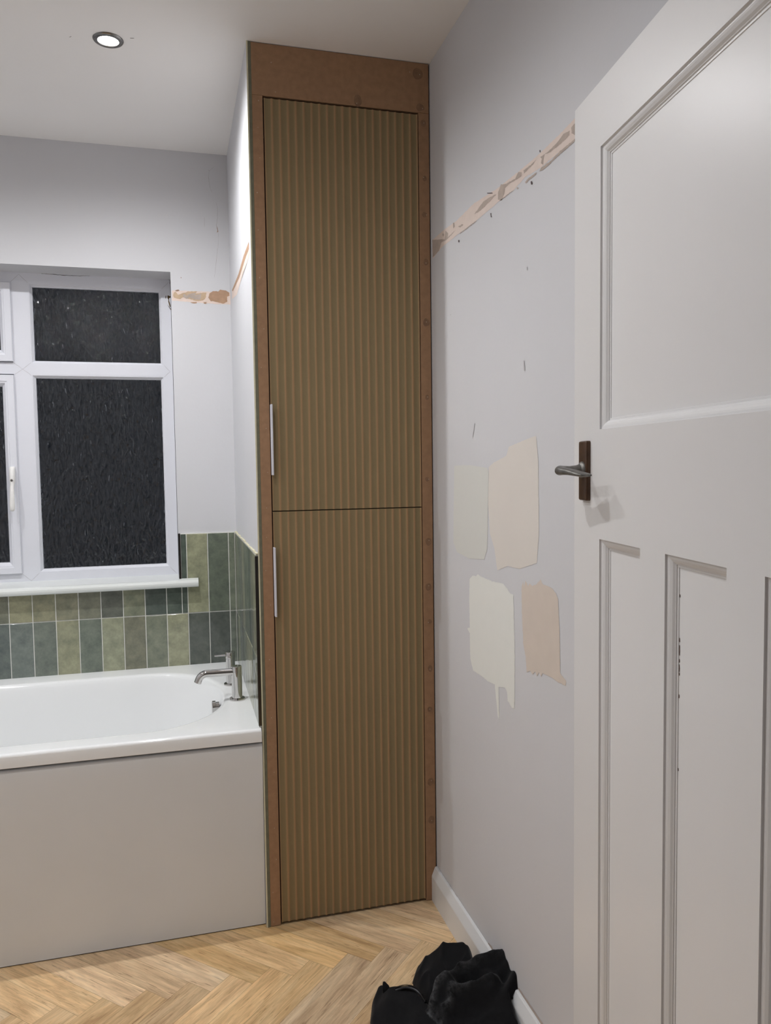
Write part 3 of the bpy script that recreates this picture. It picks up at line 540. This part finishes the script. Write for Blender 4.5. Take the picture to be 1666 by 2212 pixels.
def fluted(name, z0, z1):
    x0, x1 = DX0+0.0005, DX1-0.0005; N = NFL*12; pitch = (x1-x0)/NFL
    bm = bmesh.new(); cl = bm.verts.layers.float.new('cove')
    F0, F1 = [], []; B0, B1 = [], []
    for i in range(N+1):
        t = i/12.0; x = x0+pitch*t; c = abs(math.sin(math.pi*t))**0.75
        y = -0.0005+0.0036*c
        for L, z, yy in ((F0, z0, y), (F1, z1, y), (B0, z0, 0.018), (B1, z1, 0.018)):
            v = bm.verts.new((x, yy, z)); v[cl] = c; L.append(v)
    for i in range(N):
        f = bm.faces.new((F0[i], F0[i+1], F1[i+1], F1[i])); f.smooth = True
    bm.faces.new([bm.verts.new(v.co) for v in (B0[0], B0[-1], B1[-1], B1[0])])
    for A, Bk in ((F0, B0), (F1, B1)):
        A2 = [bm.verts.new(v.co) for v in A]; B2 = [bm.verts.new(v.co) for v in Bk]
        for i in range(N): bm.faces.new((A2[i], A2[i+1], B2[i+1], B2[i])).material_index = 1
    F0, F1, B0, B1 = [[bm.verts.new(v.co) for v in (L[0], L[-1])] for L in (F0, F1, B0, B1)]
    bm.faces.new((F0[0], F1[0], B1[0], B0[0])).material_index = 1; bm.faces.new((F0[-1], B0[-1], B1[-1], F1[-1])).material_index = 1
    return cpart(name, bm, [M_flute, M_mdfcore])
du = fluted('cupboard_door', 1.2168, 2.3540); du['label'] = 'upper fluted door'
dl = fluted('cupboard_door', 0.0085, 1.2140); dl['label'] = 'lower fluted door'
def edge_pull(zb, zt, door):
    bm = bmesh.new()
    bx(bm, -0.4825, -0.4790, -0.0200, -0.0005, zb, zt, 0.0010, 2)
    bx(bm, -0.4795, -0.4775, -0.0200, -0.0182, zb, zt, 0.0004, 1)
    return obj('edge_pull', bm, M_pull, door)
for d in (du, dl): pass
hu = edge_pull(1.3180, 1.5160, du); hl = edge_pull(0.9160, 1.1140, dl)
for h in (hu, hl): h['label'] = 'slim white edge pull'
rr = random.Random(3)
def disc(name, x, z, r, m, par, e=0.0004, seed=0, asp=1.0):
    pts = [(x+r*math.cos(a)*(1+0.25*noise.noise(Vector((math.cos(a)*1.3, math.sin(a)*1.3, seed)))), z+asp*r*math.sin(a)*(1+0.25*noise.noise(Vector((math.cos(a)*1.3, math.sin(a)*1.3, seed+5))))) for a in [2*math.pi*i/18 for i in range(18)]]
    return patch(name, pts, lambda p: Vector((p[0], -e, p[1])), m, par, 0)
for i, z in enumerate((2.3306, 2.1742, 2.071, 1.9352, 1.7595, 1.5413, 1.2986, 1.1115, 0.9745, 0.8691, 0.7248, 0.5995, 0.3739, 0.2551)):
    disc('filler_spot', -0.0185+rr.uniform(-.003, .003), z, rr.uniform(0.006, 0.0105), M_mdfdk, sr, 0.0002, i, 1.2)
    disc('screw_fleck', -0.0175+rr.uniform(-.004, .004), z+rr.uniform(-.004, .004), 0.0013, M_fleck, sr, 0.0004, i)
for i, z in enumerate((2.335, 2.268, 2.19, 2.09, 1.99, 1.87, 1.735, 1.615, 1.44, 1.33, 1.235, 1.14, 1.04, 0.94, 0.79, 0.62, 0.46, 0.30, 0.20, 0.105, 0.012)):
    disc('screw_fleck', -0.499+rr.uniform(-.006, .006), z+rr.uniform(-.01, .01), rr.uniform(0.0008, 0.0014), M_fleck, stl, 0.0004, i)
disc('filler_spot', -0.036, 2.468, 0.016, M_mdfdk, tp, 0.0002, 3, 1.0); disc('filler_spot', -0.03, 2.374, 0.012, M_mdfdk, tp, 0.0002, 4, 0.9); disc('filler_spot', -0.215, 2.374, 0.012, M_mdfdk, tp, 0.0002, 5, 1.3)
for i, (x, z) in enumerate(((-0.03, 2.466), (-0.022, 2.372), (-0.218, 2.366), (-0.458, 2.45), (-0.448, 2.372), (-0.06, 2.47))): disc('screw_fleck', x, z, 0.0013, M_fleck, tp, 0.0004, i)

# ------------------------------------------------------------------ bath
bath = tag(empty('bath', (-1.38, 0.4, 0)), 'white acrylic bathtub with front panel under the window', 'bath')
binv = Matrix.Translation((1.38, -0.4, 0))
def bpart(name, bm, m, **k):
    o = obj(name, bm, m, None, **k); o.parent = bath; o.matrix_parent_inverse = binv; return o
def stadium(off, z, xr=-0.612, xl=-2.13, n=72, sh=0.0):
    """oval bath opening shrunk by off; returns (point, spine point)"""
    out = []; yc, b, ea = 0.3865, 0.3165, 0.262
    cr, cl = xr-ea, xl+ea
    for i in range(n):
        a = 2*math.pi*i/n; ca, sa = math.cos(a), math.sin(a)
        # straight stretches come from spreading the two caps
        cx = cr if ca >= 0 else cl
        e = 2.0/2.15
        px = cx+(ea-off-(sh if ca > 0 else sh*2.2))*math.copysign(abs(ca)**e, ca); py = yc+(b-off)*math.copysign(abs(sa)**e, sa)
        out.append(Vector((px, py, z)))
    return out
def outer_ring(inner, x0, x1, y0, y1, z):
    out = []; yc = 0.3865; cr, cl = -0.874, -1.868
    for p in inner:
        c = Vector((min(max(p.x, cl), cr), yc)) if not (p.x > cr or p.x < cl) else Vector((cr if p.x > cr else cl, yc))
        d = Vector((p.x-c.x, p.y-c.y)); d = d.normalized() if d.length > 1e-6 else Vector((0, 1))
        t = min([((x1 if d.x > 0 else x0)-c.x)/d.x if abs(d.x) > 1e-6 else 9, ((y1 if d.y > 0 else y0)-c.y)/d.y if abs(d.y) > 1e-6 else 9])
        out.append(Vector((c.x+d.x*t, c.y+d.y*t, z)))
    # snap the nearest samples to the four corners
    for X in (x0, x1):
        for Y in (y0, y1):
            i = min(range(len(out)), key=lambda k: (out[k].x-X)**2+(out[k].y-Y)**2); out[i] = Vector((X, Y, z))
    return out
NB = 144
ZR = 0.5945
op = lambda off, z, sh=0.0: stadium(off, z, n=NB, sh=sh)
base = op(0, ZR)
BX0, BX1, BY0, BY1 = XL+0.004, -0.5275, -0.011, 0.7995
rings = [outer_ring(base, BX0, BX1, BY0+0.004, BY1, 0.5555), outer_ring(base, BX0, BX1, BY0, BY1, 0.5575), outer_ring(base, BX0, BX1, BY0, BY1, 0.586)]
for a in (30, 60, 90):
    s = math.sin(math.radians(a)); c = math.cos(math.radians(a)); r = 0.0085
    rings.append(outer_ring(base, BX0, BX1-0.001, BY0+r*(1-c), BY1, 0.586+r*s))
rings.append(outer_ring(base, BX0, BX1-0.001, BY0+0.012, BY1, ZR))
rings.append(op(-0.016, ZR)); rings.append(op(-0.010, ZR-0.0006)); rings.append(op(-0.004, ZR-0.003)); rings.append(op(0.0, ZR-0.008)); rings.append(op(0.003, ZR-0.018))
for f, z in ((0.008, 0.55), (0.018, 0.48), (0.032, 0.38), (0.046, 0.28), (0.060, 0.22), (0.085, 0.185), (0.13, 0.168), (0.20, 0.163)): rings.append(op(f, z, f*0.6))
bm = bmesh.new()
V = [[bm.verts.new(p) for p in r] for r in rings]
for a, b in zip(V, V[1:]):
    for i in range(NB): bm.faces.new((a[i], a[(i+1) % NB], b[(i+1) % NB], b[i]))
bm.faces.new(V[-1])
tub = bpart('tub', bm, M_acryl, smooth=True, angle=50)
bm = bmesh.new(); prof = [(0.034, 0.003), (0.0178, 0.003), (0.0165, 0.06), (0.008, 0.30), (-0.002, 0.50), (-0.0035, 0.538), (-0.0030, 0.5435), (-0.0010, 0.5475), (0.0030, 0.5500), (0.009, 0.5510), (0.034, 0.5510)]
extrude_prof(bm, prof, XL+0.004, -0.5262, lambda p, t: Vector((t, p[0], p[1]))); bpart('front_panel', bm, M_panel, smooth=True, angle=40)
bm = bmesh.new(); bx(bm, XL+0.004, -0.5262, 0.020, 0.034, 0.0005, 0.004); bpart('plinth_gap', bm, M_screw)
# overflow on the tap end of the bowl
bm = bmesh.new(); Mo = Matrix.Translation((-0.632, 0.385, 0.548)) @ Matrix.Rotation(math.radians(-90), 4, 'Y')
lathe(bm, [(0.0001, 0.018), (0.020, 0.018), (0.0225, 0.016), (0.0225, 0.006), (0.018, 0.005), (0.018, -0.006)], Mo, 36)
bpart('overflow', bm, M_chrome, smooth=True, angle=40)

# bath spout: round column, flange and a level spout with a turned-down tip
spt = tag(empty('bath_spout', (-0.5725, 0.298, ZR)), 'chrome bath spout with long level arm on the end of the tub rim', 'tap')
bm = bmesh.new(); lathe(bm, [(0.0001, 0.0), (0.0245, 0.0), (0.0250, 0.001), (0.0250, 0.0045), (0.0240, 0.0062), (0.0165, 0.0066)], n=48); obj('flange', bm, M_chrome, spt, True, angle=35)
bm = bmesh.new(); lathe(bm, [(0.0165, 0.005), (0.0165, 0.092), (0.0160, 0.0926), (0.0160, 0.0935), (0.0165, 0.0941), (0.0165, 0.1085), (0.0150, 0.110), (0.0001, 0.110)], n=48); obj('column', bm, M_chrome, spt, True, angle=35)
bm = bmesh.new()
pts = [Vector((-0.006, 0, 0.091)), Vector((-0.03, 0, 0.0915)), Vector((-0.085, 0, 0.092))] + [Vector((-0.094-0.026*math.sin(math.radians(a)), 0, 0.092-0.026*(1-math.cos(math.radians(a))))) for a in range(0, 76, 8)] + [Vector((-0.1255, 0, 0.064))]
pts[-1] = pts[-2]+(pts[-2]-pts[-3]).normalized()*0.010
tube(bm, pts, 0.0115, 28, Vector((0, 1, 0))); obj('spout', bm, M_chrome, spt, True, angle=50)
vlv = tag(empty('bath_mixer_valve', (-0.580, 0.478, ZR)), 'chrome bath mixer valve with thin pin lever, nearer the window', 'tap')
bm = bmesh.new(); lathe(bm, [(0.0001, 0.0), (0.0235, 0.0), (0.0240, 0.001), (0.0240, 0.0045), (0.0230, 0.006), (0.0155, 0.0064)], n=48); obj('flange', bm, M_chrome, vlv, True, angle=35)
bm = bmesh.new(); lathe(bm, [(0.0155, 0.005), (0.0155, 0.0905), (0.0150, 0.0912), (0.0150, 0.0925), (0.0155, 0.0932)], n=48); obj('column', bm, M_chrome, vlv, True, angle=35)
bm = bmesh.new(); lathe(bm, [(0.0152, 0.0930), (0.0166, 0.0938), (0.0168, 0.1125), (0.0155, 0.1145), (0.0001, 0.1148)], n=48); hdl = obj('handle', bm, M_chrome, vlv, True, angle=35)
bm = bmesh.new(); tube(bm, [(-0.010, 0, 0.1035), (-0.03, 0, 0.1037), (-0.0535, 0, 0.1040)], 0.0028, 16, Vector((0, 1, 0))); obj('pin_lever', bm, M_chrome, hdl, True, angle=50)

# ------------------------------------------------------------------ door
door = empty('door_1', (-0.0750, -0.9847, 0.0), math.radians(-97.1317)); struct(door)
DW, DT, DH0, DH1 = 0.787, 0.040, 0.008, 1.936
OPEN = [(0.1070, 0.680, 1.3955, 1.836), (0.1075, 0.2491, 0.205, 1.2190), (0.3213, 0.4649, 0.205, 1.2195), (0.5363, 0.680, 0.205, 1.2195)]
bm = bmesh.new()
def bx2(s0, s1, z0, z1): bx(bm, s0, s1, 0, DT, z0, z1)
bx2(0, OPEN[1][0], DH0, DH1); bx2(0.680, DW, DH0, DH1)
bx2(OPEN[1][0], 0.680, OPEN[0][3], DH1); bx2(OPEN[1][0], 0.680, 1.2192, OPEN[0][2]); bx2(OPEN[1][0], 0.680, DH0, 0.205)
bx2(0.2491, 0.3213, 0.205, 1.2192); bx2(0.4649, 0.5363, 0.205, 1.2192)
bmesh.ops.remove_doubles(bm, verts=bm.verts[:], dist=0.0001)
# soften the long leading edge
bv = [e for e in bm.edges if all(abs(v.co.x) < 1e-4 and abs(v.co.y) < 1e-4 for v in e.verts)]
bmesh.ops.bevel(bm, geom=bv, offset=0.0015, segments=2, profile=0.5, affect='EDGES')
obj('door_leaf', bm, M_door, door)
for k, (s0, s1, z0, z1) in enumerate(OPEN):
    bm = bmesh.new()
    P = [(-0.0005, 0.0005), (0.0005, 0.0032), (0.0035, 0.0034), (0.0060, 0.0042), (0.0095, 0.0062), (0.0120, 0.0090), (0.0130, 0.0094), (0.0134, 0.0110), (0.0165, 0.0112), (0.0170, 0.0125)]
    R = []
    for ins, dep in P: R.append([bm.verts.new((s, dep, z)) for s, z in ((s0+ins, z0+ins), (s1-ins, z0+ins), (s1-ins, z1-ins), (s0+ins, z1-ins))])
    for a, b in zip(R, R[1:]):
        for i in range(4): bm.faces.new((a[i], a[(i+1) % 4], b[(i+1) % 4], b[i]))
    md = obj('moulding', bm, M_door, door)
    bm = bmesh.new(); bx(bm, s0+0.0165, s1-0.0165, 0.0124, DT-0.0124, z0+0.0165, z1-0.0165); pn = obj('panel', bm, M_door, door)
    if k == 2:
        rr = random.Random(9)
        for zc, h in ((1.165, 0.004), (1.106, 0.006), (1.092, 0.014), (1.078, 0.005), (1.068, 0.010), (1.06, 0.004), (1.03, 0.005), (0.93, 0.004)):
            patch('paint_chip', [(s0+0.0171, zc-h/2), (s0+0.0188, zc-h/2), (s0+0.0192, zc), (s0+0.0186, zc+h/2), (s0+0.0171, zc+h/2)], lambda p: Vector((p[0], 0.0121, p[1])), M_chipb, pn, 0.0003, 0.002, int(zc*1000))
hn = empty('door_handle', (0.056, 0, 1.3295)); hn.parent = door
bm = bmesh.new(); bx(bm, -0.0175, 0.0155, -0.0080, 0.0005, -0.0500, 0.0490)
es = [e for e in bm.edges if all(v.co.y < -0.005 for v in e.verts)] + [e for e in bm.edges if abs(e.verts[0].co.y-e.verts[1].co.y) > 0.004]
bmesh.ops.bevel(bm, geom=es, offset=0.0032, segments=3, profile=0.5, affect='EDGES')
bpl = obj('backplate', bm, M_bronze, hn, True, angle=40); bpl['label'] = 'dark bronze backplate'
Ry = Matrix.Rotation(math.radians(90), 4, 'X')
for dz in (0.0415, -0.0420):
    bm = bmesh.new(); lathe(bm, [(0.0001, 0.0), (0.0026, 0.0), (0.0034, -0.0004), (0.0036, -0.0012)], Matrix.Translation((0.0055, -0.0079, dz)) @ Ry, 16); obj('screw', bm, M_screw, hn, True)
bm = bmesh.new()
lathe(bm, [(0.0145, 0.0060), (0.0140, 0.0090), (0.0125, 0.0110), (0.0100, 0.0130)], Matrix.Translation((-0.001, 0, 0.001)) @ Ry, 28)
secs = []
def sec(s, n, z, along, across, vert):
    a = Vector((*along, 0)).normalized(); c = Vector((-a.y, a.x, 0)); secs.append(((s, -n, z), c*across, Vector((0, 0, vert))))
sec(-0.001, 0.009, 0.001, (0, -1), 0.0110, 0.0110); sec(-0.001, 0.018, 0.001, (0, -1), 0.0085, 0.0080); sec(-0.001, 0.030, 0.001, (0, -1), 0.0080, 0.0068)
sec(0.000, 0.040, 0.001, (0.25, -1), 0.0085, 0.0072); sec(0.004, 0.0475, 0.001, (0.9, -0.7), 0.0095, 0.0078); sec(0.012, 0.0510, 0.0005, (1, 0), 0.0095, 0.0078)
sec(0.024, 0.0505, 0.0, (1, 0.1), 0.0085, 0.0066); sec(0.040, 0.0475, -0.001, (1, 0.2), 0.0085, 0.0056); sec(0.058, 0.043, -0.003, (1, 0.25), 0.0100, 0.0050)
sec(0.072, 0.039, -0.005, (1, 0.25), 0.0118, 0.0042); sec(0.082, 0.036, -0.0062, (1, 0.25), 0.0115, 0.0032); sec(0.086, 0.035, -0.0068, (1, 0.25), 0.0090, 0.0018)
loft(bm, secs, 24)
lv = obj('lever', bm, M_lever, hn, True, angle=60); lv['label'] = 'worn grey metal lever'

# ------------------------------------------------------------------ black zip top dropped by the skirting
class Poly:
    def __init__(s, pts): s.p = np.array([(q[0], q[1]) for q in pts])
    def sd(s, X, Y):
        """signed distance, positive inside"""
        d = np.full(X.shape, 1e9); ins = np.zeros(X.shape, bool); n = len(s.p)
        for i in range(n):
            (ax, ay), (bx_, by_) = s.p[i], s.p[(i+1) % n]
            ex, ey = bx_-ax, by_-ay; t = np.clip(((X-ax)*ex+(Y-ay)*ey)/(ex*ex+ey*ey+1e-12), 0, 1)
            d = np.minimum(d, np.hypot(X-ax-t*ex, Y-ay-t*ey))
            c = ((ay > Y) != (by_ > Y)) & (X < (bx_-ax)*(Y-ay)/(by_-ay+1e-12)+ax); ins ^= c
        return np.where(ins, d, -d)
def pl_dist(pts, X, Y):
    d = np.full(X.shape, 1e9); zz = np.zeros(X.shape)
    for a, b in zip(pts, pts[1:]):
        ex, ey = b[0]-a[0], b[1]-a[1]; t = np.clip(((X-a[0])*ex+(Y-a[1])*ey)/(ex*ex+ey*ey+1e-12), 0, 1)
        q = np.hypot(X-a[0]-t*ex, Y-a[1]-t*ey); zz = np.where(q < d, a[2]+t*(b[2]-a[2]), zz); d = np.minimum(d, q)
    return d, zz
def rbf(ctrl, X, Y):
    P = np.array(ctrl); n = len(P); D = np.hypot(P[:, None, 0]-P[None, :, 0], P[:, None, 1]-P[None, :, 1])
    A = np.zeros((n+3, n+3)); A[:n, :n] = D; A[:n, n] = 1; A[:n, n+1:] = P[:, :2]; A[n, :n] = 1; A[n+1:, :n] = P[:, :2].T
    K = lambda r: np.sqrt(r*r+0.022**2)
    A[:n, :n] = K(D)-np.eye(n)*0.004
    w = np.linalg.solve(A, np.concatenate([P[:, 2], [0, 0, 0]]))
    out = w[n]+w[n+1]*X+w[n+2]*Y
    for i in range(n): out = out+w[i]*K(np.hypot(X-P[i, 0], Y-P[i, 1]))
    return out
GX0, GX1, GY0, GY1, G = -0.36, -0.0015, -0.80, -0.20, 0.0026
xs = np.arange(GX0, GX1, G); xs[-1] = GX1; ys_ = np.arange(GY0, GY1, G)
X, Y = np.meshgrid(xs, ys_, indexing='ij')
def fbm(sx, sy, ang, seed, oct_=3):
    c, s = math.cos(ang), math.sin(ang); out = np.zeros(X.shape)
    for i in range(X.shape[0]):
        for j in range(X.shape[1]):
            u = (X[i, j]*c+Y[i, j]*s)*sx; v = (-X[i, j]*s+Y[i, j]*c)*sy
            out[i, j] = noise.fractal(Vector((u, v, seed)), 1.0, 2.0, oct_)
    return out
n1 = fbm(20, 6, 0.9, 1.3, 2); n2 = fbm(22, 7, -0.5, 5.1, 2); n3 = fbm(9, 9, 0, 9.2, 2)
def edgef(d, w): t = np.clip(d/w, 0, 1); return np.sqrt(np.clip(1-(1-t)**2, 0, 1))
HC2 = [((0.03 if i < 4 else p[0]), p[1]+(0.013 if i in (0, len(HC)-1, len(HC)-2, len(HC)-3) else 0), p[2]) for i, p in enumerate(HC)]
sA, sB, sC = Poly(HA).sd(X, Y), Poly(HB).sd(X, Y), Poly(HC2).sd(X, Y)
hA = (rbf([(p[0], p[1], max(p[2], 0.028)) for p in HA]+[(-0.26, -0.46, 0.040), (-0.20, -0.44, 0.036), (-0.24, -0.40, 0.042), (-0.28, -0.55, 0.04)], X, Y)+0.008*n2+0.005*n3)*edgef(sA, 0.010)
hB = (rbf([(p[0], p[1], p[2]) for p in HB[:11]]+[(-0.115, -0.33, 0.068), (-0.13, -0.38, 0.055), (-0.09, -0.36, 0.075), (-0.15, -0.42, 0.04)], X, Y)+0.018+0.003*n3+0.008*(1-np.abs(n2))**4)*edgef(sB, 0.022)
ctrl = [p for p in R1[::1]]+[p for p in R2]+[p for p in R3]+[p for p in VAL]+[(q[0], q[1], q[2]) for q in HC[:9]]+[(q[0], q[1], q[2]+0.006) for q in HC[-3:]]
R1 = [tuple(p) for p in spline(R1, 4)]; R2 = [tuple(p) for p in spline(R2, 4)]; R3 = [tuple(p) for p in spline(R3, 4)]
seen = []; cc = []
for p in ctrl:
    if all(math.hypot(p[0]-q[0], p[1]-q[1]) > 0.008 for q in seen): seen.append(p); cc.append(p)
hC = rbf([(p[0], p[1], p[2]) for p in cc], X, Y)+0.007*(1-np.abs(n1))**4+0.003*n2
d1, z1 = pl_dist(R1, X, Y); d2, z2 = pl_dist(R2, X, Y); d3, z3 = pl_dist(R3, X, Y)
hC = hC+0.010*np.exp(-(d1/0.010)**2)+0.016*np.exp(-(d2/0.009)**2)+0.014*np.exp(-(d3/0.011)**2)
hC = np.clip(hC+0.002, 0.01, 0.150)*edgef(sC, 0.010)
h = np.maximum(np.maximum(np.where(sA > 0, hA, 0), np.where(sB > 0, hB, 0)), np.where(sC > 0, hC, 0))
over = (X > -0.0185)
top = np.where(X > -0.0175, np.interp(X, [-0.018, -0.0055, 0], [0.080, 0.1065, 0.1065]), 0.0)
floor_h = np.where(over, top+0.0015, 0.0012)
keep = (np.maximum(np.maximum(sA, sB), sC) > -G*0.5) & ((~over) | (sC > 0))
h = np.maximum(h, floor_h)
bm = bmesh.new(); dl_ = bm.verts.layers.float.new('dust'); vid = {}
dust = 1.3*np.exp(-(d1/0.009)**2)*np.clip((0.135-z1)*22, 0.15, 1)+1.1*np.exp(-(d2/0.007)**2)*np.clip((0.11-z2)*30, 0.2, 1)
dust = dust*(sC > -0.004)+0.03
for i in range(X.shape[0]):
    for j in range(X.shape[1]):
        if keep[i, j]:
            v = bm.verts.new((X[i, j], Y[i, j], h[i, j])); v[dl_] = float(dust[i, j]); vid[i, j] = v
for i in range(X.shape[0]-1):
    for j in range(X.shape[1]-1):
        q = [(i, j), (i+1, j), (i+1, j+1), (i, j+1)]
        if all(k in vid for k in q):
            ov = [over[k] for k in q]
            if any(ov) and not all(ov) and max(h[k] for k in q) < 0.09: continue
            bm.faces.new([vid[k] for k in q])
bmesh.ops.delete(bm, geom=[v for v in bm.verts if not v.link_faces], context='VERTS')
bmesh.ops.smooth_vert(bm, verts=bm.verts[:], factor=0.5, use_axis_x=False, use_axis_y=False, use_axis_z=True)
hood = obj('zip_top', bm, M_cloth, None, True)
tag(hood, 'crumpled black zip top with dusty folds dropped on the floor against the skirting', 'clothing')
# zip: tape and teeth along the free edge of the front flap
bm = bmesh.new(); zp = [p+Vector((0, -0.003, -0.006)) for p in spline(ZIP, 10)]
for i, p in enumerate(zp):
    t = (zp[min(i+1, len(zp)-1)]-zp[max(i-1, 0)]).normalized(); nrm = Vector((-t.y, t.x, 0))
    if nrm.y < 0: nrm = -nrm
    if i > 8:
        c = p+Vector((0, 0, 0.005)); M = Matrix((( *t, 0), (*nrm, 0), (0, 0, 1, 0), (0, 0, 0, 1))).transposed(); M.translation = c
        r = bmesh.ops.create_cube(bm, size=1.0, matrix=M @ Matrix.Translation((0, 0.0015, 0)) @ Matrix.Diagonal((0.0012, 0.0042, 0.0022, 1)))
tube(bm, [p+Vector((0, -0.003, 0.0015)) for p in zp], 0.0034, 8)
obj('zipper', bm, M_zip, hood)
bm = bmesh.new()
c0 = zp[0]
loft(bm, [((c0.x-0.004, c0.y-0.006, 0.030), (0.012, 0, 0), (0, 0.004, 0)), ((c0.x-0.006, c0.y+0.002, 0.045), (0.0085, 0, 0), (0, 0.003, 0)), ((c0.x-0.009, c0.y+0.006, 0.054), (0.003, 0, 0), (0, 0.0018, 0))], 16)
obj('collar_corner', bm, M_cloth, hood, True)

# ------------------------------------------------------------------ ceiling downlights
def downlight(x, y):
    root = empty('downlight', (x, y, CEIL))
    bm = bmesh.new(); lathe(bm, [(0.0265, -0.0004), (0.0268, -0.0042), (0.0285, -0.0058), (0.0330, -0.0052), (0.0385, -0.0030), (0.0400, -0.0004)], n=56); obj('bezel', bm, M_chrome2, root, True, angle=60)
    bm = bmesh.new(); lathe(bm, [(0.0001, -0.0022), (0.0200, -0.0022), (0.0266, -0.0014)], n=48); obj('lens', bm, M_lens, root, True)
    return root
dl0 = downlight(*LAMPS[0]); roots = [dl0]+[copy_tree(dl0) for _ in LAMPS[1:]]
for i, (x, y) in enumerate(LAMPS):
    r = roots[i]; r.location = (x, y, CEIL)
    tag(r, ('round recessed ceiling downlight over the bath, nearest the cupboard', 'round recessed ceiling downlight above the door side, nearer the camera', 'round recessed ceiling downlight over the far end of the bath', 'round recessed ceiling downlight in the corner left of the doorway')[i], 'ceiling light', 'recessed ceiling downlights')
    L = bpy.data.lights.new('downlight_beam', 'SPOT'); L.energy = LAMP_W*(1.38, 0.86, 1.1, 0.85)[i]; L.color = LAMP_COL; L.spot_size = math.radians(166); L.spot_blend = 1.0; L.shadow_soft_size = 0.014
    lo = bpy.data.objects.new('downlight_beam', L); COL.objects.link(lo); lo.parent = r; lo.location = (0, 0, -0.022)
